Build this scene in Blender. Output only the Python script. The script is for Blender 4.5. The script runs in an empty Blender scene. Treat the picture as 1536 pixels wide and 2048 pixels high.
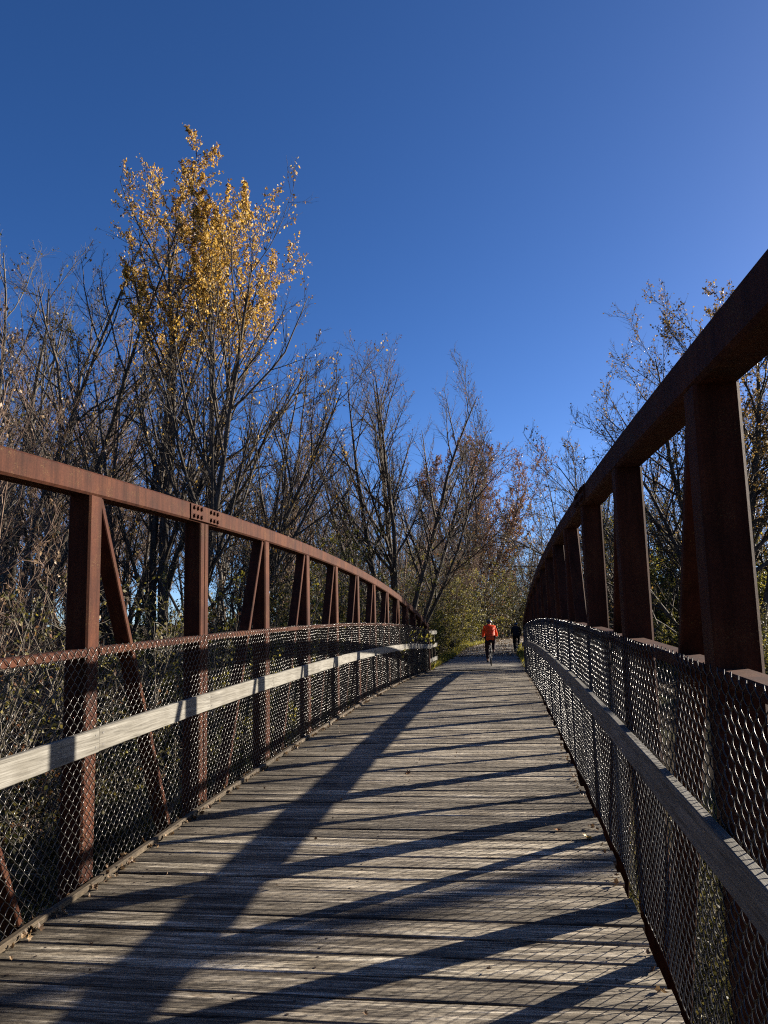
import bpy, math
import numpy as np
from mathutils import Vector, Matrix, Euler

scene = bpy.context.scene
col = scene.collection
rng = np.random.default_rng(7)
RAD = math.radians

# ------------------------------------------------------------------ camera
CAM_Z = 1.654
yaw, pitch, roll = RAD(8.344), RAD(7.932), RAD(1.426)
fwd = Vector((-math.sin(yaw) * math.cos(pitch), math.cos(yaw) * math.cos(pitch), math.sin(pitch)))
rgt = Vector((math.cos(yaw), math.sin(yaw), 0))
upv = rgt.cross(fwd)
r2 = math.cos(roll) * rgt - math.sin(roll) * upv
u2 = math.sin(roll) * rgt + math.cos(roll) * upv
cam_data = bpy.data.cameras.new('camera')
cam = bpy.data.objects.new('camera', cam_data)
col.objects.link(cam)
mw = Matrix((r2, u2, -fwd)).transposed().to_4x4()
mw.translation = (0, 0, CAM_Z)
cam.matrix_world = mw
cam_data.sensor_fit = 'VERTICAL'
cam_data.sensor_height = 24.0
cam_data.lens = 24.0 * 1563.58 / 2048.0
cam_data.clip_start = 0.05
cam_data.clip_end = 2000
scene.camera = cam

# ------------------------------------------------------------------ light
SUN_EL = 17.5          # degrees
SUN_AZ = 55.0          # degrees clockwise from +Y (the bridge axis) towards +X
world = bpy.data.worlds.new('World')
scene.world = world
world.use_nodes = True
wn = world.node_tree.nodes
sky = wn.new('ShaderNodeTexSky')
sky.sky_type = 'NISHITA'
sky.sun_disc = False
sky.sun_elevation = RAD(SUN_EL)
sky.sun_rotation = RAD(SUN_AZ)
sky.altitude = 300
sky.air_density = 0.5
sky.dust_density = 0.5
sky.ozone_density = 3.0
wn['Background'].inputs['Strength'].default_value = 0.05
hs = wn.new('ShaderNodeHueSaturation')
hs.inputs['Saturation'].default_value = 1.18
hs.inputs['Hue'].default_value = 0.507
hs.inputs['Value'].default_value = 1.1
world.node_tree.links.new(sky.outputs[0], hs.inputs['Color'])
world.node_tree.links.new(hs.outputs[0], wn['Background'].inputs['Color'])

sun_data = bpy.data.lights.new('sun', 'SUN')
sun_data.energy = 5.0
sun_data.angle = RAD(0.53)
sun_data.color = (1.0, 0.90, 0.76)
sun = bpy.data.objects.new('sun', sun_data)
col.objects.link(sun)
sd = Vector((math.sin(RAD(SUN_AZ)) * math.cos(RAD(SUN_EL)), math.cos(RAD(SUN_AZ)) * math.cos(RAD(SUN_EL)), math.sin(RAD(SUN_EL))))
sun.rotation_euler = sd.to_track_quat('Z', 'Y').to_euler()
sun.location = sd * 100

vs = scene.view_settings
vs.view_transform = 'Standard'
vs.look = 'None'
vs.exposure = 1.8
vs.gamma = 1.0
vs.use_curve_mapping = False
scene.cycles.filter_width = 1.15
scene.cycles.use_denoising = False
scene.cycles.max_bounces = 6
scene.cycles.diffuse_bounces = 2
scene.cycles.glossy_bounces = 2
scene.cycles.transparent_max_bounces = 8

# ------------------------------------------------------------------ helpers
def deck_z(y):
    return 0.03905 * y - 0.00156 * y * y
def chord_z(y):
    return 2.4216 + 0.06209 * y - 0.00355 * y * y

def mesh_np(name, V, F, mats, mat_idx=None, smooth=False):
    """V (n,3); F a list of int arrays (m,k)"""
    V = np.asarray(V, np.float32)
    if not isinstance(F, (list, tuple)):
        F = [F]
    F = [np.asarray(f, np.int32) for f in F if len(f)]
    me = bpy.data.meshes.new(name)
    me.vertices.add(len(V))
    me.vertices.foreach_set('co', V.ravel())
    tot = np.concatenate([np.full(len(f), f.shape[1], np.int32) for f in F])
    idx = np.concatenate([f.ravel() for f in F])
    me.loops.add(len(idx))
    me.loops.foreach_set('vertex_index', idx)
    me.polygons.add(len(tot))
    st = np.zeros(len(tot), np.int32)
    st[1:] = np.cumsum(tot)[:-1]
    me.polygons.foreach_set('loop_start', st)
    if mat_idx is not None:
        me.polygons.foreach_set('material_index', np.asarray(mat_idx, np.int32))
    if smooth:
        me.polygons.foreach_set('use_smooth', np.ones(len(tot), bool))
    for m in (mats if isinstance(mats, (list, tuple)) else [mats]):
        me.materials.append(m)
    me.update(calc_edges=True)
    me.validate()
    return me

def obj(name, data, parent=None, loc=None, rot=None, scale=None):
    o = bpy.data.objects.new(name, data)
    col.objects.link(o)
    if parent is not None:
        o.parent = parent
    if loc is not None:
        o.location = loc
    if rot is not None:
        o.rotation_euler = rot
    if scale is not None:
        o.scale = scale
    return o

def tag(o, label=None, cat=None, group=None, kind=None):
    if label: o['label'] = label
    if cat: o['category'] = cat
    if group: o['group'] = group
    if kind: o['kind'] = kind
    return o

def empty(name, loc=(0, 0, 0), rz=0, parent=None):
    o = obj(name, None, parent, loc, (0, 0, rz))
    o.empty_display_size = 0.2
    return o

class MB:
    """collects polygons"""
    def __init__(s):
        s.V = []; s.F = []
    def add(s, verts, faces):
        b = len(s.V)
        s.V += [tuple(v) for v in verts]
        s.F += [tuple(i + b for i in f) for f in faces]
    def sweep(s, pts, w, h, ch=0.006, xa=Vector((1, 0, 0)), za=None):
        """chamfered box profile swept along pts. w along xa, h along the other side"""
        prof = [(-w/2+ch, -h/2), (w/2-ch, -h/2), (w/2, -h/2+ch), (w/2, h/2-ch), (w/2-ch, h/2), (-w/2+ch, h/2), (-w/2, h/2-ch), (-w/2, -h/2+ch)]
        pts = [Vector(p) for p in pts]
        n = len(pts); V = []; F = []
        for i, p in enumerate(pts):
            t = (pts[min(i+1, n-1)] - pts[max(i-1, 0)]).normalized()
            a = (xa - t * xa.dot(t)).normalized()
            b = a.cross(t) * -1
            for (u, v) in prof:
                V.append(p + a * u + b * v)
        for i in range(n - 1):
            for k in range(8):
                k2 = (k + 1) % 8
                F.append((i*8+k, i*8+k2, (i+1)*8+k2, (i+1)*8+k))
        F.append(tuple(range(7, -1, -1)))
        F.append(tuple((n-1)*8 + k for k in range(8)))
        s.add(V, F)
    def tube(s, pts, rad, sides=8, cap=True):
        pts = [Vector(p) for p in pts]; n = len(pts)
        if not hasattr(rad, '__len__'): rad = [rad] * n
        V = []; F = []
        ref = Vector((0.31, 0.2, 0.93))
        for i, p in enumerate(pts):
            t = (pts[min(i+1, n-1)] - pts[max(i-1, 0)]).normalized()
            a = t.cross(ref)
            if a.length < 0.1: a = t.cross(Vector((1, 0, 0)))
            a.normalize(); b = t.cross(a)
            for k in range(sides):
                q = 2 * math.pi * k / sides
                V.append(p + (a * math.cos(q) + b * math.sin(q)) * rad[i])
        for i in range(n - 1):
            for k in range(sides):
                k2 = (k + 1) % sides
                F.append((i*sides+k, i*sides+k2, (i+1)*sides+k2, (i+1)*sides+k))
        if cap:
            F.append(tuple(range(sides - 1, -1, -1))); F.append(tuple((n-1)*sides + k for k in range(sides)))
        s.add(V, F)
    def box(s, lo, hi):
        x0, y0, z0 = lo; x1, y1, z1 = hi
        s.add([(x0,y0,z0),(x1,y0,z0),(x1,y1,z0),(x0,y1,z0),(x0,y0,z1),(x1,y0,z1),(x1,y1,z1),(x0,y1,z1)],
              [(0,3,2,1),(4,5,6,7),(0,1,5,4),(1,2,6,5),(2,3,7,6),(3,0,4,7)])
    def ball(s, c, r, nu=12, nv=8, sc=(1, 1, 1), zmin=-1.0):
        V = []; F = []
        for j in range(nv + 1):
            ph = -math.pi/2 + math.pi * j / nv
            for i in range(nu):
                th = 2 * math.pi * i / nu
                z = max(math.sin(ph), zmin)
                V.append((c[0] + r*sc[0]*math.cos(ph)*math.cos(th), c[1] + r*sc[1]*math.cos(ph)*math.sin(th), c[2] + r*sc[2]*z))
        for j in range(nv):
            for i in range(nu):
                i2 = (i + 1) % nu
                F.append((j*nu+i, j*nu+i2, (j+1)*nu+i2, (j+1)*nu+i))
        s.add(V, F)
    def mesh(s, name, mat, smooth=False):
        me = bpy.data.meshes.new(name)
        me.from_pydata(s.V, [], s.F)
        me.materials.append(mat)
        if smooth:
            me.polygons.foreach_set('use_smooth', np.ones(len(me.polygons), bool))
        me.update()
        return me
    def build(s, name, mat, parent=None, smooth=False, loc=None, rot=None):
        return obj(name, s.mesh(name, mat, smooth), parent, loc, rot)

# ------------------------------------------------------------------ materials
class NT:
    def __init__(s, name):
        s.m = bpy.data.materials.new(name)
        s.m.use_nodes = True
        s.t = s.m.node_tree
        s.b = s.t.nodes['Principled BSDF']
        s.out = s.t.nodes['Material Output']
    def n(s, typ, **kw):
        nd = s.t.nodes.new(typ)
        for k, v in kw.items(): setattr(nd, k, v)
        return nd
    def l(s, a, b): s.t.links.new(a, b)
    def coords(s, kind='Object', scale=(1, 1, 1), rand=0.0):
        tc = s.n('ShaderNodeTexCoord'); mp = s.n('ShaderNodeMapping')
        mp.inputs['Scale'].default_value = scale
        s.l(tc.outputs[kind], mp.inputs['Vector'])
        if rand:
            oi = s.n('ShaderNodeObjectInfo'); mu = s.n('ShaderNodeMath', operation='MULTIPLY'); mu.inputs[1].default_value = rand
            s.l(oi.outputs['Random'], mu.inputs[0])
            cb = s.n('ShaderNodeCombineXYZ')
            for i in range(3): s.l(mu.outputs[0], cb.inputs[i])
            s.l(cb.outputs[0], mp.inputs['Location'])
        return mp.outputs[0]
    def noise(s, vec, scale, detail=4, rough=0.55, dist=0.0):
        nd = s.n('ShaderNodeTexNoise')
        nd.inputs['Scale'].default_value = scale; nd.inputs['Detail'].default_value = detail
        nd.inputs['Roughness'].default_value = rough; nd.inputs['Distortion'].default_value = dist
        if vec is not None: s.l(vec, nd.inputs['Vector'])
        return nd.outputs['Fac']
    def ramp(s, fac, stops, interp='LINEAR'):
        nd = s.n('ShaderNodeValToRGB'); cr = nd.color_ramp; cr.interpolation = interp
        while len(cr.elements) < len(stops): cr.elements.new(0.5)
        for e, (p, c) in zip(cr.elements, stops):
            e.position = p; e.color = (*c, 1) if len(c) == 3 else c
        s.l(fac, nd.inputs['Fac'])
        return nd.outputs['Color']
    def mix(s, a, b, fac, mode='MIX'):
        nd = s.n('ShaderNodeMix', data_type='RGBA', blend_type=mode)
        for sock, v in ((nd.inputs['Factor'], fac), (nd.inputs['A'], a), (nd.inputs['B'], b)):
            if hasattr(v, 'is_linked'): s.l(v, sock)
            else: sock.default_value = v if not isinstance(v, tuple) else (*v, 1)[:4]
        return nd.outputs['Result']
    def bump(s, h, strength, dist=0.01, prev=None):
        nd = s.n('ShaderNodeBump'); nd.inputs['Strength'].default_value = strength; nd.inputs['Distance'].default_value = dist
        s.l(h, nd.inputs['Height'])
        if prev is not None: s.l(prev, nd.inputs['Normal'])
        return nd.outputs['Normal']
    def done(s, colr=None, rough=0.8, metal=0.0, normal=None, spec=0.5):
        for nm, v in (('Base Color', colr), ('Roughness', rough), ('Metallic', metal), ('Specular IOR Level', spec)):
            if v is None: continue
            if hasattr(v, 'is_linked'): s.l(v, s.b.inputs[nm])
            else: s.b.inputs[nm].default_value = (*v, 1) if isinstance(v, tuple) else v
        if normal is not None: s.l(normal, s.b.inputs['Normal'])
        return s.m

def t_map(t, v, a, b):
    m = t.n('ShaderNodeMapRange'); m.inputs['From Min'].default_value = a; m.inputs['From Max'].default_value = b
    t.l(v, m.inputs['Value'])
    return m.outputs[0]
def mat_plank():
    t = NT('weathered_plank')
    gv = t.coords('Object', (1.1, 26, 26), 37.0)
    fine = t.coords('Object', (3.0, 120, 120), 61.0)
    blot = t.coords('Object', (2.2, 5, 5), 23.0)
    g = t.noise(gv, 1.0, 6, 0.65, 0.6)
    f = t.noise(fine, 1.0, 5, 0.7, 0.3)
    b = t.noise(blot, 1.0, 5, 0.6)
    pit = t.noise(t.coords('Object', (30, 55, 55), 11.0), 1.0, 4, 0.6)
    c1 = t.ramp(g, [(0.32, (0.050, 0.043, 0.035)), (0.43, (0.20, 0.173, 0.137)), (0.54, (0.43, 0.382, 0.305)), (0.67, (0.80, 0.74, 0.625))])
    c2 = t.ramp(f, [(0.37, (0.08, 0.075, 0.07)), (0.49, (0.70, 0.70, 0.70)), (0.66, (1.25, 1.22, 1.18))])
    c = t.mix(c1, c2, 0.85, 'MULTIPLY')
    c = t.mix(c, t.ramp(b, [(0.3, (0.42, 0.40, 0.37)), (0.55, (0.95, 0.95, 0.95)), (0.75, (1.15, 1.13, 1.08))]), 0.9, 'MULTIPLY')
    c = t.mix(c, t.ramp(pit, [(0.36, (0.35, 0.33, 0.31)), (0.47, (1, 1, 1))]), 0.6, 'MULTIPLY')
    oi = t.n('ShaderNodeObjectInfo')
    c = t.mix(c, t.ramp(oi.outputs['Random'], [(0.0, (0.62, 0.60, 0.57)), (0.45, (1.08, 1.05, 1.01)), (0.8, (1.30, 1.26, 1.19)), (1.0, (1.6, 1.57, 1.48))]), 1.0, 'MULTIPLY')
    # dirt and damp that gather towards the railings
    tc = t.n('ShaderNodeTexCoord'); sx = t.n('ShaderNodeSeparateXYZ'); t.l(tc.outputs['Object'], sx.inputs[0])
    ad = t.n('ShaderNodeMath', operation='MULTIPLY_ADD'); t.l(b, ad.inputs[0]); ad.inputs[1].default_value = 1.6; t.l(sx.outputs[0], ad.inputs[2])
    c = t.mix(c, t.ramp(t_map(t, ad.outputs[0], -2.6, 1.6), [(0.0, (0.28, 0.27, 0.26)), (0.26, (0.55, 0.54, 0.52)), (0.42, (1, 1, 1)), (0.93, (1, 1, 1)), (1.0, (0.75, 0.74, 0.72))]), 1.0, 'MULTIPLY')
    # long drying cracks
    wv = t.n('ShaderNodeTexNoise'); wv.inputs['Scale'].default_value = 1.0; wv.inputs['Detail'].default_value = 3
    t.l(t.coords('Object', (0.9, 34, 34), 91.0), wv.inputs['Vector'])
    cr = t.ramp(wv.outputs['Fac'], [(0.485, (1, 1, 1)), (0.497, (0.0, 0.0, 0.0)), (0.503, (0.0, 0.0, 0.0)), (0.515, (1, 1, 1))])
    c = t.mix(c, t.mix((0.10, 0.09, 0.085), (1.0, 1.0, 1.0), cr), 0.85, 'MULTIPLY')
    vo = t.n('ShaderNodeTexVoronoi'); vo.inputs['Scale'].default_value = 1.0
    t.l(t.coords('Object', (1.9, 6.5, 6.5), 71.0), vo.inputs['Vector'])
    kn = t.ramp(vo.outputs['Distance'], [(0.05, (0.22, 0.17, 0.13)), (0.085, (0.75, 0.7, 0.65)), (0.10, (0.35, 0.31, 0.27)), (0.14, (1, 1, 1))])
    c = t.mix(c, kn, 0.8, 'MULTIPLY')
    nrm = t.bump(cr, 0.5, 0.006)
    nrm = t.bump(g, 0.7, 0.010, nrm)
    nrm = t.bump(f, 0.7, 0.004, nrm)
    nrm = t.bump(pit, 0.45, 0.005, nrm)
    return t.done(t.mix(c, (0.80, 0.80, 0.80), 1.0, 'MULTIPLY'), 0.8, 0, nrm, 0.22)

def mat_board(name, axis=1, base=((0.085, 0.077, 0.062), (0.195, 0.183, 0.155), (0.27, 0.258, 0.225))):
    t = NT(name)
    sc = [70, 70, 70]; sc[axis] = 2.2
    sf = [220, 220, 220]; sf[axis] = 5
    g = t.noise(t.coords('Object', tuple(sc), 43.0), 1.0, 5, 0.6, 0.8)
    f = t.noise(t.coords('Object', tuple(sf), 13.0), 1.0, 4, 0.7)
    b = t.noise(t.coords('Object', (3, 3, 3), 17.0), 1.0, 4)
    c = t.ramp(g, [(0.28, base[0]), (0.5, base[1]), (0.7, base[2])])
    c = t.mix(c, t.ramp(f, [(0.3, (0.45, 0.44, 0.42)), (0.55, (1, 1, 1))]), 0.7, 'MULTIPLY')
    c = t.mix(c, t.ramp(b, [(0.3, (0.72, 0.70, 0.66)), (0.6, (1.05, 1.05, 1.05))]), 0.9, 'MULTIPLY')
    c = t.mix(c, (0.76, 0.76, 0.76), 1.0, 'MULTIPLY')
    nrm = t.bump(f, 0.4, 0.003, t.bump(g, 0.4, 0.004))
    return t.done(c, 0.8, 0, nrm, 0.3)

def mat_steel(name='weathering_steel', lich=0.5):
    t = NT(name)
    co = t.coords('Object', (1, 1, 1))
    b = t.noise(co, 3.0, 5, 0.6)
    f = t.noise(co, 90.0, 4, 0.7)
    st = t.noise(t.coords('Object', (17, 17, 1.2)), 1.0, 5, 0.7)
    c = t.ramp(b, [(0.22, (0.024, 0.0108, 0.0076)), (0.42, (0.046, 0.0155, 0.0088)), (0.55, (0.055, 0.0183, 0.0096)), (0.74, (0.084, 0.0300, 0.0135))])
    c = t.mix(c, t.ramp(f, [(0.3, (0.6, 0.55, 0.52)), (0.5, (1, 1, 1)), (0.7, (1.3, 1.3, 1.25))]), 0.75, 'MULTIPLY')
    c = t.mix(c, t.ramp(st, [(0.35, (0.45, 0.42, 0.40)), (0.58, (1, 1, 1))]), 0.85, 'MULTIPLY')
    # patches of pale lichen
    sp = t.noise(co, 170.0, 2, 0.5)
    pa = t.noise(co, 5.5, 3, 0.6)
    m1 = t.ramp(sp, [(0.58, (0, 0, 0)), (0.64, (1, 1, 1))])
    m2 = t.ramp(pa, [(0.50, (0, 0, 0)), (0.66, (1, 1, 1))])
    mm = t.n('ShaderNodeMath', operation='MULTIPLY'); t.l(m1, mm.inputs[0]); t.l(m2, mm.inputs[1])
    m3 = t.n('ShaderNodeMath', operation='MULTIPLY'); t.l(mm.outputs[0], m3.inputs[0]); m3.inputs[1].default_value = lich
    c = t.mix(c, (0.15, 0.105, 0.04), m3.outputs[0])
    nrm = t.bump(f, 0.25, 0.003)
    return t.done(c, 0.78, 0.0, nrm, 0.09)

def mat_wire():
    t = NT('galvanised_wire')
    b = t.noise(t.coords('Object', (6, 6, 6)), 1.0, 4)
    c = t.ramp(b, [(0.35, (0.022, 0.020, 0.018)), (0.65, (0.05, 0.048, 0.045))])
    return t.done(c, 0.24, 0.45)

def mat_bark(name, c0, c1, c2):
    t = NT(name)
    n = t.noise(t.coords('Object', (9, 9, 1.6)), 1.0, 4, 0.65)
    n2 = t.noise(t.coords('Object', (0.5, 0.5, 0.5), 9.0), 1.0, 3)
    c = t.ramp(n, [(0.3, c0), (0.5, c1), (0.72, c2)])
    c = t.mix(c, t.ramp(n2, [(0.35, (0.65, 0.65, 0.65)), (0.65, (1.15, 1.12, 1.08))]), 1.0, 'MULTIPLY')
    return t.done(c, 0.85, 0, t.bump(n, 0.6, 0.02), 0.2)

def mat_leaf(name, stops, trans=0.35):
    t = NT(name)
    ge = t.n('ShaderNodeNewGeometry')
    c = t.ramp(ge.outputs['Random Per Island'], stops)
    t.done(c, 0.55, 0, None, 0.35)
    tr = t.n('ShaderNodeBsdfTranslucent'); t.l(c, tr.inputs['Color'])
    mx = t.n('ShaderNodeMixShader'); mx.inputs[0].default_value = trans
    t.l(t.b.outputs[0], mx.inputs[1]); t.l(tr.outputs[0], mx.inputs[2]); t.l(mx.outputs[0], t.out.inputs['Surface'])
    return t.m

def mat_plain(name, c, rough=0.6, metal=0.0, var=0.15, sc=20, spec=0.4):
    t = NT(name)
    n = t.noise(t.coords('Object'), sc, 3)
    lo = tuple(v * (1 - var) for v in c); hi = tuple(min(1, v * (1 + var)) for v in c)
    return t.done(t.ramp(n, [(0.35, lo), (0.65, hi)]), rough, metal, None, spec)

M = {}
M['plank'] = mat_plank()
M['rail'] = mat_board('weathered_rail_board')
M['toe'] = mat_board('toe_board_wood', 1, ((0.035, 0.026, 0.016), (0.085, 0.062, 0.036), (0.16, 0.12, 0.075)))
M['steel'] = mat_steel()
M['dark_steel'] = mat_steel('weathering_steel_beam', 0.0)
M['wire'] = mat_wire()
M['nail'] = mat_plain('rusty_nail', (0.03, 0.02, 0.016), 0.7, 0.3)
M['screw'] = mat_plain('screw_metal', (0.25, 0.24, 0.23), 0.4, 0.9)
M['bark_dark'] = mat_bark('bark_dark', (0.026, 0.021, 0.016), (0.064, 0.053, 0.043), (0.120, 0.105, 0.086))
M['bark_grey'] = mat_bark('bark_grey', (0.043, 0.038, 0.032), (0.100, 0.088, 0.074), (0.168, 0.152, 0.131))
M['bark_pale'] = mat_bark('bark_pale', (0.062, 0.053, 0.041), (0.130, 0.112, 0.088), (0.190, 0.171, 0.138))
M['bark_red'] = mat_bark('bark_reddish', (0.067, 0.043, 0.035), (0.165, 0.112, 0.083), (0.261, 0.185, 0.135))
M['leaf_gold'] = mat_leaf('leaf_gold', [(0.0, (0.07, 0.045, 0.012)), (0.25, (0.22, 0.115, 0.022)), (0.55, (0.44, 0.25, 0.036)), (0.85, (0.58, 0.37, 0.07)), (1.0, (0.66, 0.50, 0.20))], 0.45)
M['leaf_olive'] = mat_leaf('leaf_olive', [(0.0, (0.018, 0.020, 0.007)), (0.5, (0.055, 0.052, 0.015)), (0.85, (0.13, 0.105, 0.025)), (1.0, (0.26, 0.21, 0.06))])
M['leaf_yellow'] = mat_leaf('leaf_yellow_green', [(0.0, (0.035, 0.042, 0.010)), (0.4, (0.075, 0.076, 0.012)), (0.75, (0.24, 0.21, 0.025)), (1.0, (0.50, 0.41, 0.07))], 0.45)
M['leaf_rust'] = mat_leaf('leaf_rust', [(0.0, (0.070, 0.028, 0.013)), (0.5, (0.168, 0.066, 0.021)), (1.0, (0.294, 0.154, 0.056))])
M['leaf_tan'] = mat_leaf('leaf_tan', [(0.0, (0.03, 0.022, 0.009)), (0.4, (0.10, 0.066, 0.020)), (0.8, (0.26, 0.15, 0.04)), (1.0, (0.40, 0.27, 0.08))], 0.4)
M['leaf_brown'] = mat_leaf('leaf_brown', [(0.0, (0.056, 0.032, 0.015)), (0.5, (0.133, 0.077, 0.035)), (1.0, (0.252, 0.168, 0.084))], 0.15)

def mat_ground():
    t = NT('forest_floor')
    co = t.coords('Object')
    a = t.noise(co, 0.35, 5, 0.6); b = t.noise(co, 9.0, 5, 0.7); d = t.noise(co, 60.0, 3, 0.6)
    c = t.ramp(b, [(0.3, (0.017, 0.013, 0.009)), (0.5, (0.048, 0.034, 0.020)), (0.7, (0.10, 0.068, 0.035))])
    c = t.mix(c, t.ramp(d, [(0.35, (0.5, 0.5, 0.5)), (0.65, (1.3, 1.25, 1.15))]), 0.9, 'MULTIPLY')
    g = t.ramp(d, [(0.3, (0.02, 0.028, 0.008)), (0.7, (0.10, 0.105, 0.025))])
    c = t.mix(c, g, t.ramp(a, [(0.52, (0, 0, 0)), (0.62, (0.8, 0.8, 0.8))]))
    return t.done(c, 0.95, 0, t.bump(b, 0.8, 0.05, t.bump(d, 0.6, 0.02)), 0.1)
def mat_path():
    t = NT('crushed_stone_path')
    co = t.coords('Object')
    a = t.noise(co, 0.8, 5, 0.6); b = t.noise(co, 120.0, 4, 0.7)
    c = t.ramp(a, [(0.3, (0.14, 0.128, 0.107)), (0.7, (0.27, 0.246, 0.205))])
    c = t.mix(c, t.ramp(b, [(0.3, (0.55, 0.55, 0.55)), (0.7, (1.2, 1.2, 1.2))]), 0.9, 'MULTIPLY')
    return t.done(c, 0.95, 0, t.bump(b, 0.6, 0.01), 0.15)
def mat_water():
    t = NT('creek_water')
    n = t.noise(t.coords('Object', (1, 1, 1)), 1.4, 4)
    return t.done((0.012, 0.014, 0.009), 0.12, 0, t.bump(n, 0.25, 0.05), 0.4)
M['ground'] = mat_ground(); M['path'] = mat_path(); M['water'] = mat_water()

# ------------------------------------------------------------------ terrain
def smooth(a, b, x):
    t = np.clip((x - a) / (b - a), 0, 1)
    return t * t * (3 - 2 * t)
def path_x(y):
    return -0.93 + 0.0 * y + 8.0 * smooth(48, 95, y)
def path_z(y):
    zz = np.interp(y, [-60, -15.0, 27.4, 45, 56, 100, 160, 400], [-0.9, -0.94, -0.09, -0.33, -0.20, 0.22, 0.8, 1.0])
    return zz
def lumps(x, y):
    return (0.35 * np.sin(x * 0.31 + 1.3 + 0.7 * np.sin(y * 0.13)) + 0.3 * np.sin(y * 0.27 + 0.4 * x * 0.2) + 0.16 * np.sin(x * 0.9 + y * 0.7) + 0.12 * np.sin(1.7 * y - 0.8 * x))
def ground_z(x, y):
    x = np.asarray(x, float); y = np.asarray(y, float)
    pz = path_z(y) - 0.03
    d = np.abs(x - path_x(y))
    away = smooth(2.3, 7.0, d)
    z = pz + away * (-0.55 + lumps(x, y) * (0.55 + 0.0 * x)) + 0.012 * np.clip(d - 25, 0, 200)
    wig = 1.6 * np.sin(x * 0.11) + 0.9 * np.sin(x * 0.23 + 2)
    v = smooth(-13.9, -4, y - wig * away) * (1 - smooth(17.5, 27.1, y - wig * away))
    z = z - v * 3.9
    return z
gx = np.concatenate([np.linspace(-260, -44, 28), np.linspace(-40, 40, 134), np.linspace(44, 260, 28)])
gy = np.concatenate([np.linspace(-160, -24, 18), np.linspace(-20, 70, 151), np.linspace(73, 420, 70)])
GX, GY = np.meshgrid(gx, gy)
GZ = ground_z(GX, GY)
nx, ny = len(gx), len(gy)
ii = (np.arange(ny - 1)[:, None] * nx + np.arange(nx - 1)[None]).ravel()
gf = np.stack([ii, ii + 1, ii + 1 + nx, ii + nx], 1)
tag(obj('ground', mesh_np('ground', np.stack([GX, GY, GZ], -1).reshape(-1, 3), gf, M['ground'], smooth=True)), kind='structure')

def ribbon(name, ys, half, mat, dz):
    V = []; F = []
    k = 7
    for i, y in enumerate(ys):
        for j in range(k):
            u = -1 + 2 * j / (k - 1)
            w = half + 0.12 * math.sin(y * 1.7 + (3 if u > 0 else 0)) + 0.07 * math.sin(y * 4.3 + u)
            V.append((float(path_x(y)) + u * w, y, float(path_z(y)) + dz - 0.05 * u * u))
    for i in range(len(ys) - 1):
        for j in range(k - 1):
            a = i * k + j
            F.append((a, a + 1, a + k + 1, a + k))
    return obj(name, mesh_np(name, np.array(V), np.array(F), mat, smooth=True))
tag(ribbon('path', np.linspace(27.45, 150, 180), 1.62, M['path'], 0.02), kind='structure')

# ------------------------------------------------------------------ the footbridge
XL, XR = -2.503, 0.666          # inner faces of the two trusses
PS = 0.15                       # section of posts and chords
BAY = 1.83
PY0 = 2.814 - 0.075             # a post centre
I0, I1 = -9, 13                 # post indices: span from -13.7 to 26.5
MID = 2                         # midspan panel point
PY = {i: PY0 + BAY * i for i in range(I0, I1 + 1)}
Y_A, Y_B = PY[I0] - PS / 2, PY[I1] + 0.62
bridge = tag(empty('footbridge', (0, 0, 0)), 'long rusty steel truss footbridge with arched top chords, plank deck and chain-link railings', 'footbridge')

# deck
deck = MB()
for x in (XL + 0.25, (XL + XR) / 2, XR - 0.25):
    ys = np.linspace(Y_A, Y_B, 40)
    deck.sweep([(x, y, deck_z(y) - 0.13) for y in ys], 0.10, 0.16)
deck_o = deck.build('deck', M['dark_steel'], bridge)
pl_meshes = []
for k in range(10):
    nseg = 14
    xs = np.linspace(0, 1, nseg + 1)
    L0 = XL + 0.006 + rng.uniform(0, 0.014); L1 = XR - 0.035 - rng.uniform(0, 0.03)
    V = []; F = []
    e0 = np.cumsum(rng.normal(0, 0.0011, nseg + 1)); e1 = np.cumsum(rng.normal(0, 0.0011, nseg + 1))
    e0 -= e0.mean(); e1 -= e1.mean()
    cup = rng.normal(0, 0.0025); bow = rng.normal(0, 0.002)
    for i, u in enumerate(xs):
        x = L0 + (L1 - L0) * u
        h = 0.0925
        zc = bow * math.sin(u * math.pi * 2 + k)
        a = -h + e0[i]; b = h + e1[i]
        prof = [(a, -0.04), (b, -0.04), (b, -0.008), (b - 0.007, cup - 0.001), (b * 0.5, cup * 0.25), (a * 0.5, cup * 0.25), (a + 0.007, cup - 0.001), (a, -0.008)]
        V += [(x, p, q + zc) for p, q in prof]
    for i in range(nseg):
        for j in range(8):
            j2 = (j + 1) % 8
            F.append((i*8+j, i*8+j2, (i+1)*8+j2, (i+1)*8+j))
    f2 = [tuple(range(7, -1, -1)), tuple(nseg*8 + j for j in range(8))]
    FF = [f[::-1] for f in F] + [f[::-1] for f in f2]
    nbody = len(FF)
    for xs_ in (XL + 0.25, (XL + XR) / 2, XR - 0.25):          # nail heads over the stringers
        for yy in (-0.05, 0.052):
            x_, y_ = xs_ + rng.normal(0, 0.012), yy + rng.normal(0, 0.006)
            zc = bow * math.sin((x_ - L0) / (L1 - L0) * math.pi * 2 + k) + cup * 0.3 + 0.0012
            b0 = len(V)
            V += [(x_ + 0.0075 * math.cos(a), y_ + 0.0075 * math.sin(a), zc) for a in np.linspace(0, 2 * math.pi, 9)[:8]]
            FF.append(tuple(range(b0, b0 + 8)))
    me = bpy.data.meshes.new('plank'); me.from_pydata(V, [], FF); me.materials.append(M['plank']); me.materials.append(M['nail'])
    me.polygons.foreach_set('material_index', np.array([0] * nbody + [1] * (len(FF) - nbody), np.int32)); me.update()
    pl_meshes.append(me)
PITCH = 0.198
y = Y_A + 0.1
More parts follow.
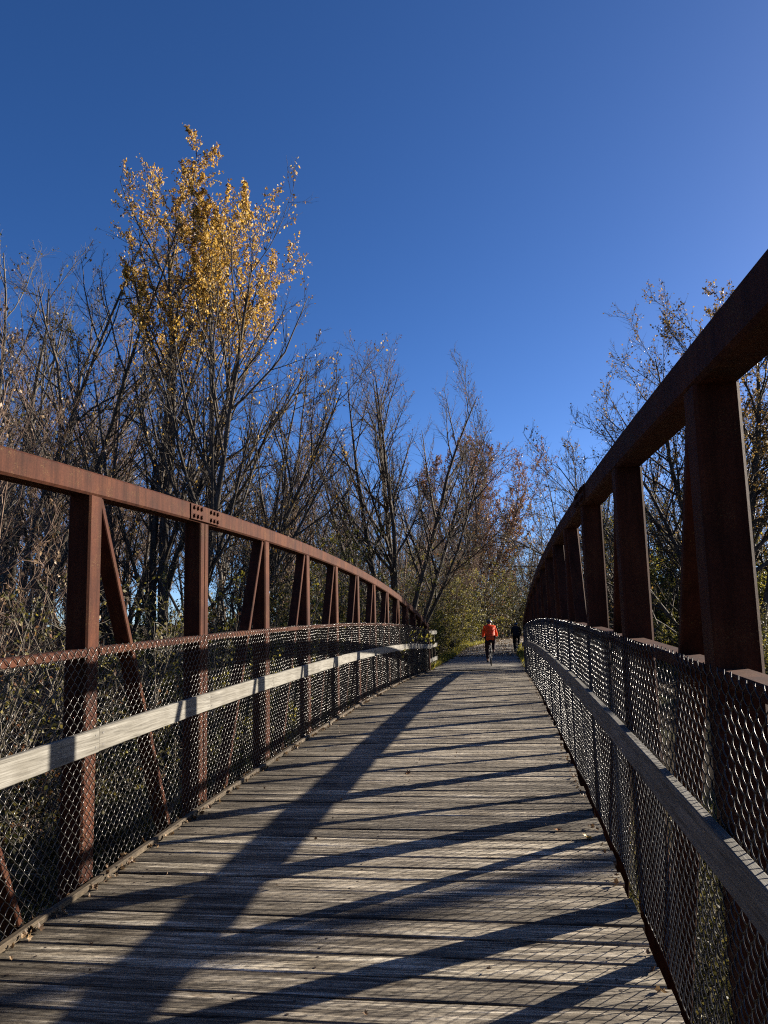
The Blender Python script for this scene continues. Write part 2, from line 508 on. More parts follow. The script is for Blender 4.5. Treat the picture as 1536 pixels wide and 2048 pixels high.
while y < Y_B:
    sl = math.atan(0.03905 - 0.00312 * y)
    obj('plank', pl_meshes[rng.integers(10)], deck_o, (0, y + rng.normal(0, 0.0015), deck_z(y) + rng.normal(0, 0.0022)),
        (sl + rng.normal(0, 0.006), rng.normal(0, 0.0006), rng.normal(0, 0.0012)))
    y += PITCH

def half_profile(i):
    return PY[i]

_b = MB()
_b.tube([(0, 0, 0), (0.003, 0, 0)], 0.022, 10); _b.tube([(0.003, 0, 0), (0.017, 0, 0)], 0.0165, 6)
bolt_me = _b.mesh('bolt', M['steel'])
def build_truss(side):
    xin = XL if side < 0 else XR
    xc = xin + side * PS / 2
    root = empty('truss', (xin, PY[MID], 0), parent=bridge)
    def put(mb, name, mat, smooth=False):
        o = mb.build(name, mat, root, smooth)
        o.matrix_parent_inverse = Matrix.Translation((-xin, -PY[MID], 0))
        return o
    # top chord in two lengths joined at midspan
    for a, b in ((Y_A, PY[MID] - 0.002), (PY[MID] + 0.002, PY[I1] + 0.45)):
        ys = np.linspace(a, b, 46)
        mb = MB(); mb.sweep([(xc, q, chord_z(q) - PS / 2) for q in ys], PS, PS, 0.014)
        put(mb, 'top_chord', M['steel'])
        mb = MB(); mb.sweep([(xc, q, deck_z(q) - 1.12) for q in ys], PS, PS, 0.014)
        put(mb, 'bottom_chord', M['steel'])
    # end post that closes the truss
    ye = PY[I1] + 0.45 + 0.077
    mb = MB(); mb.sweep([(xc, ye, deck_z(ye) - 1.2), (xc, ye, chord_z(ye) + 0.0)], PS, PS, 0.014)
    put(mb, 'post', M['steel'])
    # verticals
    for i in range(I0, I1 + 1):
        q = PY[i]
        if i == MID:
            for s in (-1, 1):
                mb = MB(); yy = q + s * 0.0465
                mb.sweep([(xc, yy, deck_z(yy) - 1.043), (xc, yy, chord_z(yy) - PS - 0.002)], PS, 0.087, 0.010)
                put(mb, 'post', M['steel'])
        else:
            mb = MB(); mb.sweep([(xc, q, deck_z(q) - 1.043), (xc, q, chord_z(q) - PS - 0.002)], PS, PS, 0.012)
            put(mb, 'post', M['steel'])
        mb = MB(); mb.sweep([(XL - 0.0, q, deck_z(q) - 0.34), (XR, q, deck_z(q) - 0.34)], 0.12, 0.15, 0.01, xa=Vector((0, 1, 0)))
        if side < 0: put(mb, 'floor_beam', M['dark_steel'])
    # diagonals fall towards midspan
    for i in range(I0, I1):
        if i < MID: top, bot, s = i, i + 1, 1
        else: top, bot, s = i + 1, i, -1
        yt, yb = PY[top] + s * (PS / 2 + 0.022), PY[bot] - s * (PS / 2 + 0.03)
        p0 = (xc, yt, chord_z(yt) - PS - 0.01); p1 = (xc, yb, deck_z(yb) - 1.02)
        mb = MB(); mb.sweep([p0, p1], 0.11, 0.044, 0.006)
        put(mb, 'diagonal_brace', M['steel'])
    # bolted splice plates at midspan
    for face in (-1, 1):
        mb = MB()
        xp = xc + face * (PS / 2 + 0.006)
        ys = np.linspace(PY[MID] - 0.33, PY[MID] + 0.33, 9)
        mb.sweep([(xp, q, chord_z(q) - PS / 2) for q in ys], 0.010, 0.128, 0.002)
        po = put(mb, 'splice_plate', M['steel'])
        for r in (-0.035, 0.035):
            for cx_ in (-0.27, -0.19, -0.11, 0.11, 0.19, 0.27):
                q = PY[MID] + cx_
                o = obj('bolt', bolt_me, root, (xp + face * 0.005, q, chord_z(q) - PS / 2 + r), (0, 0, 0 if face > 0 else math.pi))
                o.matrix_parent_inverse = Matrix.Translation((-xin, -PY[MID], 0))
    return root
truss_l = build_truss(-1)
truss_r = build_truss(1)
truss_l['label'] = 'sunlit rusty truss with its bolted splice plate'
truss_r['label'] = 'dark shaded truss seen from its unlit inner side'

# chain link: one bay of woven wire, shared by all bays
def chain_link_mesh(seed):
    h = BAY / 48.0
    n_w = 48; rows = 37
    rad = 0.0025
    ti = np.arange(rows * 4 + 1)               # four pieces per leg of the zigzag
    fr = ti / 4.0
    tri = np.abs(((fr) % 2) - 1)               # 1..0..1
    P = []
    jit = np.random.default_rng(seed)
    ph = jit.uniform(0, 6.28, 6)
    for j in range(n_w):
        u = tri if j % 2 == 0 else 1 - tri
        u = 0.5 + (u - 0.5) * 1.06
        yv = (j + u) * h
        # the wire is a flattened spiral: legs going up lie in front, legs going down behind
        xv = 0.0048 * np.sin(math.pi * fr) * (1 if j % 2 == 0 else -1)
        zv = fr * h + jit.normal(0, 0.0008, len(fr)) * 0
        P.append(np.stack([xv, yv, zv], -1))
    P = np.array(P)                             # (wires, pts, 3)
    y_, z_ = P[..., 1].copy(), P[..., 2].copy()
    edge = np.sin(np.pi * np.clip(y_ / BAY, 0, 1))
    P[..., 0] += edge * (0.010 * np.sin(2.3 * y_ + 1.9 * z_ + ph[0]) + 0.006 * np.sin(5.1 * y_ - 3.0 * z_ + ph[1]))
    P[..., 1] += edge * (0.005 * np.sin(4.2 * z_ + ph[2] + y_) + 0.0035 * np.sin(9 * z_ + 7 * y_ + ph[3]))
    P[..., 2] += edge * (0.006 * np.sin(3.4 * y_ + ph[4]) + 0.004 * np.sin(8 * y_ + 6 * z_ + ph[5])) + jit.normal(0, 0.0015, (n_w, 1))
    return tubes_mesh('chain_link', P, np.full(P.shape[:2], rad), 5, M['wire'])

def tubes_arrays(P, R, S):
    N, K, _ = P.shape
    T = np.empty_like(P)
    T[:, 1:-1] = P[:, 2:] - P[:, :-2]; T[:, 0] = P[:, 1] - P[:, 0]; T[:, -1] = P[:, -1] - P[:, -2]
    T /= np.linalg.norm(T, axis=-1, keepdims=True) + 1e-9
    main = P[:, -1] - P[:, 0]
    main /= np.linalg.norm(main, axis=-1, keepdims=True) + 1e-9
    ref = np.where(np.abs(main[:, 2:3]) > 0.8, np.array([[1.0, 0.1, 0]]), np.array([[0.05, 0.1, 1.0]]))[:, None, :]
    A = np.cross(T, np.broadcast_to(ref, T.shape)); A /= np.linalg.norm(A, axis=-1, keepdims=True) + 1e-9
    B = np.cross(T, A)
    ang = 2 * np.pi * np.arange(S) / S
    V = P[:, :, None, :] + R[:, :, None, None] * (A[:, :, None, :] * np.cos(ang)[None, None, :, None] + B[:, :, None, :] * np.sin(ang)[None, None, :, None])
    base = (np.arange(N) * K * S)[:, None, None] + (np.arange(K - 1) * S)[None, :, None]
    k = np.arange(S)[None, None, :]; k2 = (np.arange(S) + 1) % S
    a = base + k; b = base + k2[None, None, :]
    F = np.stack([a, b, b + S, a + S], -1).reshape(-1, 4)
    return V.reshape(-1, 3), F
def tubes_mesh(name, P, R, S, mat):
    V, F = tubes_arrays(P, R, S)
    return mesh_np(name, V, F, mat, smooth=True)

link_mes = [chain_link_mesh(q) for q in (3, 4, 5, 6)]

def build_railing(side):
    xin = XL if side < 0 else XR
    root = empty('railing', (xin, PY[MID], 0), parent=bridge)
    inv = Matrix.Translation((-xin, -PY[MID], 0))
    def put(o):
        o.parent = root; o.matrix_parent_inverse = inv
        return o
    r = np.random.default_rng(11 if side < 0 else 12)
    # steel bar along the top of the mesh, between the posts
    for i in range(I0, I1 + 1):
        q0 = PY[i] + (PS / 2 if i != MID else 0.09) + 0.001
        q1 = PY[i + 1] - (PS / 2 if i + 1 != MID else 0.09) - 0.001 if i < I1 else PY[I1] + 0.45
        ys = np.linspace(q0, q1, 6)
        xb = xin + side * 0.045
        mb = MB(); mb.sweep([(xb, q, deck_z(q) + 1.386 - 0.025) for q in ys], 0.095, 0.05, 0.006)
        put(mb.build('top_bar', M['steel']))
    # woven wire panels
    for i in range(I0, I1 + 1):
        q0 = PY[i]; q1 = q0 + BAY
        sl = math.atan2(deck_z(q1) - deck_z(q0), BAY)
        if i == I1: continue
        put(obj('chain_link_panel', link_mes[(i * 7 + (3 if side > 0 else 0)) % 4], None, (xin - side * 0.010, q0, deck_z(q0) - 0.018), (sl, 0, 0)))
    # wooden rub rail
    nb = 1 if side < 0 else 2
    i = I0
    starts = list(range(I0, I1 + 1, 2)) if side > 0 else sorted(set(range(I0, I1 + 1, 2)) | {2, 3, 5, 6})
    starts = [s for s in starts]
    xr = xin - side * (0.016 + 0.019)
    for n_, s0 in enumerate(starts):
        q0 = PY[s0] + 0.0015; q1 = (PY[starts[n_ + 1]] if n_ + 1 < len(starts) else PY[I1] + 0.5) - 0.0015
        dz = r.normal(0, 0.004); dx = r.uniform(-0.001, 0.003) * -side
        ys = np.linspace(q0, q1, 6)
        mb = MB(); mb.sweep([(xr + dx, q, deck_z(q) + 0.903 - 0.07 + dz) for q in ys], 0.038, 0.140, 0.004)
        o = put(mb.build('rail_board', M['rail']))
        mb = MB()
        for qq in (q0 + 0.04, q1 - 0.04, q0 + BAY if q1 - q0 > 2.5 else q0 + 0.05):
            for zz in (-0.035, 0.035):
                x0 = xr + dx - side * 0.0185
                mb.tube([(x0, qq, deck_z(qq) + 0.833 + dz + zz), (x0 - side * 0.0025, qq, deck_z(qq) + 0.833 + dz + zz)], 0.006, 8)
        put(mb.build('screw_heads', M['screw']))
    # toe boards on the deck along the wire
    q = Y_A if side < 0 else Y_B
    while q < Y_B - 0.5:
        ln = 3.66 + r.uniform(-0.1, 0.1)
        q1 = min(q + ln, Y_B - 0.05)
        ys = np.linspace(q + 0.004, q1 - 0.004, 8)
        xo = xin - side * (0.045 + r.uniform(0, 0.006))
        mb = MB(); mb.sweep([(xo, t, deck_z(t) + 0.021) for t in ys], 0.040, 0.036, 0.005)
        put(mb.build('toe_board', M['toe']))
        q = q1
    return root
rail_l = build_railing(-1)
rail_r = build_railing(1)
rail_l['label'] = 'chain-link railing with sun-bleached wooden rub rail'
rail_r['label'] = 'chain-link railing in shade with grey rub rail'

# ------------------------------------------------------------------ wooden railing where the bridge meets the path
ar = tag(empty('approach_railing', (-2.62, 27.6, float(path_z(28)))), 'short grey three-board wooden railing on dark posts at far end of bridge', 'railing')
def putr(mb, name, mat):
    o = mb.build(name, mat, ar); o.matrix_parent_inverse = Matrix.Translation((2.62, -27.6, -float(path_z(28)))); return o
for yy, xx in ((27.95, -2.60), (29.45, -2.62), (31.0, -2.64)):
    z0 = float(ground_z(xx, yy)) - 0.3
    mb = MB(); mb.sweep([(xx - 0.066, yy, z0), (xx - 0.066, yy, float(path_z(yy)) + 1.42)], 0.09, 0.09, 0.006)
    putr(mb, 'post', M['toe'])
for hz in (0.32, 0.83, 1.30):
    mb = MB(); mb.sweep([(-2.60, 27.62, float(path_z(27.6)) + hz), (-2.60, 31.2, float(path_z(31.2)) + hz)], 0.036, 0.14, 0.004)
    putr(mb, 'rail_board', M['rail'])

# ------------------------------------------------------------------ trees
UP = np.array([0, 0, 1.0])
def unit(v):
    return v / (np.linalg.norm(v, axis=-1, keepdims=True) + 1e-9)
def march(r, p, d, L, K, trop, wig):
    """grow N polylines: start p, direction d, length L"""
    N = len(p)
    P = np.empty((N, K, 3)); P[:, 0] = p
    step = (L / (K - 1))[:, None]
    tr = trop if np.ndim(trop) == 0 else trop[:, None]
    for k in range(1, K):
        d = unit(d + UP * tr + r.normal(0, wig, (N, 3)))
        p = p + d * step
        P[:, k] = p
    return P
def taper(r0, K, tip):
    u = np.linspace(0, 1, K)[None]
    return r0[:, None] * (1 - u) ** 0.8 * (1 - tip) + r0[:, None] * tip
def children(r, P, R, Lp, n, t, ang, ln, trop, wig, K, rmin, rfac=0.62, shape=0.55, side=None, tip=0.25):
    N, Kp, _ = P.shape
    par = np.repeat(np.arange(N), n)
    M_ = len(par)
    tt = (np.tile(np.arange(n), N) + r.uniform(0, 1, M_)) / n
    tt = t[0] + (t[1] - t[0]) * tt
    f = tt * (Kp - 1); i0 = np.minimum(f.astype(int), Kp - 2); fr = (f - i0)[:, None]
    p = P[par, i0] * (1 - fr) + P[par, i0 + 1] * fr
    T = unit(P[par, i0 + 1] - P[par, i0])
    rad = R[par, i0] * (1 - fr[:, 0]) + R[par, i0 + 1] * fr[:, 0]
    q = r.normal(0, 1, (M_, 3))
    if side is not None: q = q + np.asarray(side)
    q = unit(q - T * (q * T).sum(-1, keepdims=True))
    a = np.radians(np.clip(r.normal(ang[0], ang[1], M_), 8, 110))[:, None]
    d = T * np.cos(a) + q * np.sin(a)
    L = Lp[par] * ln[0] * (1 - shape * (tt - t[0]) / max(1e-6, 1 - t[0])) * r.uniform(1 - ln[1], 1 + ln[1], M_)
    r0 = np.maximum(rad * rfac * r.uniform(0.75, 1.05, M_), rmin)
    return march(r, p, d, L, K, trop, wig), taper(r0, K, tip), L
def leaves_arrays(r, P, n, size, weight=None, tmin=0.2):
    N, K, _ = P.shape
    if weight is not None:
        w = weight(P[:, K // 2]); w = w / w.sum()
        idx = r.choice(N, n, p=w)
    else:
        idx = r.integers(0, N, n)
    f = r.uniform(tmin, 1, n) * (K - 1); i0 = np.minimum(f.astype(int), K - 2); fr = (f - i0)[:, None]
    c = P[idx, i0] * (1 - fr) + P[idx, i0 + 1] * fr + r.normal(0, 0.025, (n, 3))
    a = unit(r.normal(0, 1, (n, 3)) + np.array([0, 0, -0.6]))
    b = unit(np.cross(a, r.normal(0, 1, (n, 3))))
    nn = np.cross(a, b)
    s = (size * r.uniform(0.6, 1.35, n))[:, None]
    V = np.stack([c, c + a * s * 0.5 + b * s * 0.36 + nn * s * 0.12, c + a * s * 1.1, c + a * s * 0.5 - b * s * 0.36 + nn * s * 0.12], 1).reshape(-1, 3)
    k = np.arange(n)[:, None] * 4
    return V, np.concatenate([k + np.array([[0, 1, 2]]), k + np.array([[0, 2, 3]])])

def make_plant(seed, stems, levels, bark, leaf=None, n_leaf=0, leaf_size=0.08, weight=None, sides=7, trunk_levels=2, leaf_tmin=0.2, stem_wig=0.075):
    """stems: rows (x, y, dirx, diry, length, radius). returns (trunk mesh, crown mesh)"""
    r = np.random.default_rng(seed)
    st = np.array(stems, float)
    p = np.stack([st[:, 0], st[:, 1], np.full(len(st), -0.25)], -1)
    d = unit(np.stack([st[:, 2], st[:, 3], np.ones(len(st))], -1))
    P = march(r, p, d, st[:, 4], 11, 0.035, stem_wig)
    R = taper(st[:, 5], 11, 0.12)
    R[:, 0] *= 1.35
    L = st[:, 4]
    allP = [(P, R, sides)]
    for q in levels:
        P, R, L = children(r, P, R, L, **q)
        allP.append((P, R, 4 if len(allP) == 1 else 3))
    out = []
    for part, sel in (('trunk', allP[:trunk_levels]), ('crown', allP[trunk_levels:])):
        Vs = []; Fs = []; b = 0
        for (P_, R_, S_) in sel:
            V, F = tubes_arrays(P_, R_, S_)
            Vs.append(V); Fs.append(F + b); b += len(V)
        mi = [np.zeros(sum(len(f) for f in Fs), int)]
        mats = [bark]
        Fl = [np.concatenate(Fs)]
        if part == 'crown' and n_leaf:
            V, F = leaves_arrays(r, allP[-1][0], n_leaf, leaf_size, weight, leaf_tmin)
            Vs.append(V); Fl.append(F + b); mats.append(leaf); mi.append(np.ones(len(F), int))
        out.append(mesh_np(part, np.concatenate(Vs), Fl, mats, np.concatenate(mi)))
    return out

def plant_tree(name, meshes, x, y, rz, sc, label, cat, group=None, dz=0.0, parts=('trunk', 'crown'), tilt=(0, 0), sz=None):
    z = float(ground_z(x, y)) + dz
    root = empty(name, (x, y, z), 0)
    root.rotation_euler = (tilt[0], tilt[1], rz)
    root.scale = (sc, sc, sz or sc)
    for pn, me in zip(parts, meshes):
        obj(pn, me, root)
    return tag(root, label, cat, group)

LV = lambda n, t, ang, ln, trop, wig, K, rmin, **kw: dict(n=n, t=t, ang=ang, ln=ln, trop=trop, wig=wig, K=K, rmin=rmin, **kw)

# the tall maple that still holds golden leaves
def w_gold(c):
    w = np.clip((c[:, 2] - 10.6) / 2.4, 0, 1) ** 1.4
    w *= np.exp(-((c[:, 0] - 0.1) / 2.4) ** 2)
    return w + 0.015
gold = make_plant(131, [(0.0, 0, -0.05, 0.02, 16.8, 0.20), (0.3, 0.2, 0.10, 0.0, 15.0, 0.16), (-0.3, 0.1, -0.07, 0.1, 14.6, 0.15), (0.5, -0.2, 0.22, -0.1, 13.4, 0.14), (-0.5, -0.2, -0.20, 0.0, 11.4, 0.13), (0.1, 0.5, 0.04, 0.2, 15.2, 0.14), (0.6, 0.2, 0.40, 0.1, 11.0, 0.12), (0.5, 0.0, 0.66, -0.1, 9.4, 0.10), (-0.4, 0.3, -0.42, 0.1, 9.0, 0.11)],
    [LV(16, (0.25, 0.99), (34, 9), (0.36, 0.25), 0.10, 0.07, 8, 0.014, shape=0.5),
     LV(10, (0.15, 1.0), (36, 11), (0.42, 0.3), 0.10, 0.09, 6, 0.007),
     LV(8, (0.1, 1.0), (36, 13), (0.46, 0.35), 0.08, 0.11, 4, 0.0045)],
    M['bark_dark'], M['leaf_gold'], 42000, 0.074, w_gold, stem_wig=0.05)
plant_tree('golden_maple', gold, -9.9, 22.0, 0.0, 1.0, 'tall many-stemmed maple holding golden leaves in its upper crown', 'tree', sz=1.10)

mid = make_plant(112, [(0, 0, 0.03, 0, 12.6, 0.16), (0.1, 0.1, 0.26, 0.05, 12.2, 0.13), (-0.1, 0, -0.24, 0.0, 12.0, 0.13), (0.1, -0.1, 0.36, -0.05, 11.2, 0.11), (-0.1, -0.1, -0.48, 0.1, 10.6, 0.10), (-0.1, 0.1, 0.0, 0.3, 12.2, 0.12), (0.1, 0.1, 0.42, 0.1, 9.8, 0.09), (-0.1, 0.1, -0.68, 0.0, 9.4, 0.09)],
    [LV(15, (0.3, 0.98), (36, 9), (0.34, 0.25), 0.075, 0.06, 8, 0.014, shape=0.5),
     LV(10, (0.15, 1.0), (36, 10), (0.42, 0.3), 0.08, 0.08, 6, 0.007),
     LV(9, (0.1, 1.0), (36, 12), (0.46, 0.35), 0.08, 0.09, 4, 0.0048)],
    M['bark_dark'], M['leaf_rust'], 2600, 0.065, stem_wig=0.045)
plant_tree('vase_tree', mid, -4.2, 31.0, 3.1, 0.97, 'bare vase-shaped tree with fine reddish tips, left of the path', 'tree')

rust = make_plant(103, [(0, 0, 0.02, 0, 13.0, 0.16), (0.2, 0.1, 0.13, 0.05, 12.8, 0.13), (-0.2, 0, -0.12, 0.0, 12.0, 0.12), (0.1, -0.2, 0.24, -0.05, 11.6, 0.11), (0.1, 0.2, 0.05, 0.2, 12.6, 0.11), (0.2, 0.0, 0.38, 0.0, 9.8, 0.10), (-0.3, 0.1, -0.26, 0.0, 10.6, 0.10)],
    [LV(16, (0.15, 0.98), (32, 9), (0.38, 0.3), 0.10, 0.07, 8, 0.018, shape=0.45),
     LV(10, (0.1, 1.0), (34, 10), (0.44, 0.35), 0.10, 0.08, 6, 0.010),
     LV(9, (0.1, 1.0), (34, 12), (0.48, 0.4), 0.09, 0.10, 4, 0.0075)],
    M['bark_red'], M['leaf_rust'], 46000, 0.085)
plant_tree('rust_leaved_tree', rust, -3.2, 74.0, 0.0, 1.42, 'dense rust-brown tree where the path bends beyond the cyclists', 'tree')

def w_right(c):
    return 0.15 + np.exp(-((c[:, 0] - 0.3) / 2.4) ** 2) * np.clip((c[:, 2] - 4) / 3, 0, 1) * 2
right = make_plant(104, [(0, 0, -0.05, 0.0, 13.0, 0.20), (-0.2, 0, -0.32, -0.05, 12.2, 0.15), (-0.1, 0.2, -0.60, 0.0, 11.0, 0.12), (0.3, 0, 0.2, 0.0, 12.6, 0.16), (0.1, -0.3, -0.18, -0.2, 12.6, 0.15), (-0.3, -0.2, -0.95, 0.0, 10.4, 0.10), (-0.3, 0.1, -1.40, 0.05, 10.6, 0.095), (0.2, 0.2, 0.05, 0.2, 12.8, 0.13), (-0.2, 0.0, -2.0, -0.1, 9.8, 0.085)],
    [LV(16, (0.25, 0.98), (42, 10), (0.36, 0.3), 0.07, 0.08, 8, 0.015, shape=0.45),
     LV(10, (0.15, 1.0), (40, 12), (0.45, 0.35), 0.09, 0.09, 6, 0.008),
     LV(9, (0.1, 1.0), (38, 14), (0.48, 0.4), 0.12, 0.11, 4, 0.0055)],
    M['bark_dark'], M['leaf_tan'], 40000, 0.075, w_right)
plant_tree('arching_maple', right, 9.0, 31.5, 0.0, 1.05, 'dark maple with brown leaf clusters reaching over the shaded truss', 'tree')

# kinds that make up the wood
def stems_for(seed, n, spread, lean, L, Lsd, rad):
    r = np.random.default_rng(seed)
    out = []
    for i in range(n):
        a = r.uniform(0, 6.28)
        q = r.uniform(0.3, 1)
        out.append((spread * q * math.cos(a), spread * q * math.sin(a), lean * q * math.cos(a), lean * q * math.sin(a), L * r.uniform(1 - Lsd, 1), rad * r.uniform(0.7, 1)))
    return out
bareA = make_plant(201, stems_for(1, 5, 0.4, 0.30, 14.5, 0.22, 0.14),
    [LV(14, (0.3, 0.98), (34, 10), (0.34, 0.3), 0.09, 0.09, 7, 0.014), LV(8, (0.15, 1), (38, 12), (0.45, 0.35), 0.07, 0.11, 5, 0.007), LV(7, (0.15, 1), (40, 14), (0.5, 0.4), 0.05, 0.13, 4, 0.005)],
    M['bark_grey'], M['leaf_olive'], 900, 0.08)
bareB = make_plant(202, stems_for(2, 4, 0.3, 0.24, 15.0, 0.2, 0.13),
    [LV(16, (0.25, 0.98), (44, 12), (0.24, 0.3), 0.10, 0.09, 7, 0.014), LV(8, (0.15, 1), (40, 12), (0.45, 0.35), 0.08, 0.11, 5, 0.007), LV(7, (0.15, 1), (40, 14), (0.5, 0.4), 0.06, 0.13, 4, 0.005)],
    M['bark_dark'], M['leaf_brown'], 1100, 0.08)
bareC = make_plant(203, stems_for(3, 6, 0.5, 0.42, 13.0, 0.3, 0.11),
    [LV(13, (0.25, 0.98), (34, 11), (0.32, 0.3), 0.08, 0.10, 7, 0.012), LV(8, (0.15, 1), (38, 12), (0.45, 0.35), 0.06, 0.12, 5, 0.007), LV(7, (0.15, 1), (42, 14), (0.5, 0.4), 0.04, 0.14, 4, 0.005)],
    M['bark_red'], M['leaf_brown'], 2200, 0.08)
pole = make_plant(204, stems_for(4, 1, 0.05, 0.06, 13.0, 0.05, 0.13),
    [LV(22, (0.35, 0.98), (48, 14), (0.17, 0.35), 0.10, 0.09, 6, 0.012), LV(7, (0.15, 1), (40, 12), (0.5, 0.35), 0.07, 0.11, 4, 0.007), LV(6, (0.15, 1), (42, 12), (0.5, 0.35), 0.05, 0.11, 3, 0.005)],
    M['bark_dark'], M['leaf_brown'], 300, 0.08)
sapA = make_plant(205, stems_for(5, 7, 0.45, 0.5, 6.8, 0.4, 0.04),
    [LV(12, (0.15, 1.0), (46, 14), (0.34, 0.4), 0.01, 0.14, 6, 0.008), LV(8, (0.1, 1), (46, 15), (0.5, 0.4), 0.0, 0.16, 4, 0.0055)],
    M['bark_pale'], M['leaf_olive'], 2000, 0.058)
sapB = make_plant(206, stems_for(6, 6, 0.5, 0.7, 6.2, 0.4, 0.038),
    [LV(13, (0.15, 1.0), (50, 16), (0.36, 0.4), -0.03, 0.15, 7, 0.008), LV(8, (0.1, 1), (48, 15), (0.5, 0.4), -0.02, 0.17, 4, 0.0055)],
    M['bark_grey'], M['leaf_yellow'], 4200, 0.062)
sapC = make_plant(207, stems_for(7, 9, 0.5, 0.6, 5.6, 0.4, 0.032),
    [LV(12, (0.1, 1.0), (44, 16), (0.36, 0.4), 0.0, 0.15, 6, 0.007), LV(8, (0.1, 1), (46, 15), (0.5, 0.4), 0.0, 0.17, 4, 0.005)],
    M['bark_pale'], M['leaf_rust'], 1400, 0.058)
bushA = make_plant(208, stems_for(8, 16, 0.6, 0.8, 3.6, 0.45, 0.022),
    [LV(9, (0.1, 1.0), (46, 16), (0.40, 0.4), -0.02, 0.15, 5, 0.007), LV(7, (0.1, 1), (46, 15), (0.5, 0.4), -0.03, 0.17, 4, 0.005)],
    M['bark_dark'], M['leaf_olive'], 8500, 0.058, trunk_levels=1)
bushB = make_plant(209, stems_for(9, 14, 0.6, 0.9, 3.3, 0.45, 0.022),
    [LV(9, (0.1, 1.0), (46, 16), (0.42, 0.4), -0.04, 0.15, 5, 0.007), LV(7, (0.1, 1), (46, 15), (0.5, 0.4), -0.04, 0.17, 4, 0.005)],
    M['bark_dark'], M['leaf_yellow'], 8500, 0.060, trunk_levels=1)
bushC = make_plant(210, stems_for(10, 18, 0.6, 0.8, 2.6, 0.5, 0.018),
    [LV(8, (0.1, 1.0), (46, 16), (0.42, 0.4), -0.03, 0.16, 5, 0.006), LV(7, (0.1, 1), (46, 15), (0.5, 0.4), -0.03, 0.17, 4, 0.005)],
    M['bark_dark'], M['leaf_brown'], 2600, 0.055, trunk_levels=1)

KIND = {
 'bareA': ('bare_tree', bareA, 'tree', 'grey-barked bare tree'), 'bareB': ('bare_tree', bareB, 'tree', 'dark slender bare tree'),
 'bareC': ('bare_tree', bareC, 'tree', 'reddish many-stemmed bare tree'), 'pole': ('pole_tree', pole, 'tree', 'straight single-stemmed dark tree'),
 'sapA': ('sapling', sapA, 'sapling', 'pale many-stemmed sapling clump'), 'sapB': ('sapling', sapB, 'sapling', 'yellow-leaved arching sapling clump'),
 'sapC': ('sapling', sapC, 'sapling', 'pale whippy sapling clump'), 'bushA': ('bush', bushA, 'bush', 'olive-leaved bush'),
 'bushB': ('bush', bushB, 'bush', 'yellow-green leafy bush'), 'bushC': ('bush', bushC, 'bush', 'brown-leaved twiggy bush')}
prng = np.random.default_rng(77)
def put_kind(k, x, y, where, sc=1.0, dz=0.0, label=None, group=None, rz=None):
    nm, me, cat, words = KIND[k]
    tilt = (prng.normal(0, 0.05), prng.normal(0, 0.05))
    parts = ('stems', 'crown') if cat != 'tree' else ('trunk', 'crown')
    return plant_tree(nm, me, x, y, prng.uniform(0, 6.28) if rz is None else rz, sc * prng.uniform(0.9, 1.1),
                      label or (words + ' ' + where), cat, group or (words + ' ' + where), dz, parts, tilt)

# skyline of the wood beyond the sunlit truss
for k, x, y, sc, lab in (
        ('bareA', -13.9, 19.0, 1.14, 'tall grey bare tree whose crown is cut by the left edge'),
        ('bareC', -12.2, 17.0, 1.1, 'reddish bare tree low at the left edge, nearest behind the sunlit truss'),
        ('bareB', -15.9, 23.5, 1.2, 'dark tall bare tree just inside the left edge of the wood'),
        ('bareA', -18.0, 27.0, 1.22, 'pale grey bare tree standing far back near the left edge'),
        ('bareC', -14.4, 26.5, 1.2, 'reddish many-stemmed bare tree close left of the golden maple'),
        ('bareC', -19.0, 34.0, 1.2, 'far reddish bare tree seen through twigs left of the golden maple'),
        ('bareB', -22.0, 31.0, 1.2, 'far dark bare tree behind the others at the left edge'),
        ('bareA', -15.0, 42.0, 1.1, 'far grey bare tree behind the trunk of the golden maple'),
        ('bareC', -9.2, 31.0, 0.86, 'lower reddish bare tree just right of the golden maple'),
        ('bareB', -11.5, 38.0, 1.05, 'dark bare tree behind the dip right of the golden maple'),
        ('bareA', -7.6, 36.0, 0.78, 'grey bare tree between the golden maple and the vase-shaped tree')):
    put_kind(k, x, y, '', sc, label=lab, group='bare trees on the skyline behind the sunlit truss')
for x, y, sc in ((-14.5, 29, 1), (-8.3, 26, .75), (-9.9, 33, .85), (-7.0, 43, .8), (-12.5, 46, .95), (-18.5, 40, 1.0), (-21, 26, 1), (-9, 55, .9), (-7.0, 20.0, .62), ):
    put_kind('pole', x, y, 'in the wood behind the sunlit truss', sc)
for k, x, y, sc in (('sapA', -7.4, 12.0, 1.1), ('sapB', -6.8, 15.0, 1.05), ('sapC', -7.8, 13.4, 1.25), ('sapA', -9.3, 16.5, 1.3), ('sapB', -7.2, 18.5, 1.35), ('sapC', -6.4, 19.5, 1.15), ('sapB', -6.6, 16.6, 1.25), ('sapB', -8.4, 17.6, 1.35),
                    ('sapA', -6.6, 22.5, 1.15), ('sapB', -6.2, 23.5, 1.0), ('sapA', -8.6, 11.3, 1.2), ('sapC', -9.6, 13.6, 1.3), ('sapB', -6.4, 26.0, 1.0), ('sapC', -7.6, 23.6, 1.2), 
                    ('sapA', -5.2, 28.2, 0.85), ('sapC', -4.9, 30.8, 0.75), ('sapB', -8.6, 29.0, 0.95), ('sapB', -12.8, 15.8, 1.15), ('sapA', -14.6, 17.2, 1.2), ('sapA', -10.2, 11.6, 1.2), ('sapC', -14.0, 20.5, 1.3), ('sapA', -15.6, 19.0, 1.2), ('sapA', -8.0, 33.2, 1.0), ('sapC', -6.2, 36.8, 0.95), ('sapC', -10.4, 35.5, 1.1)):
    put_kind(k, x, y, 'on the bank below the sunlit truss', sc)
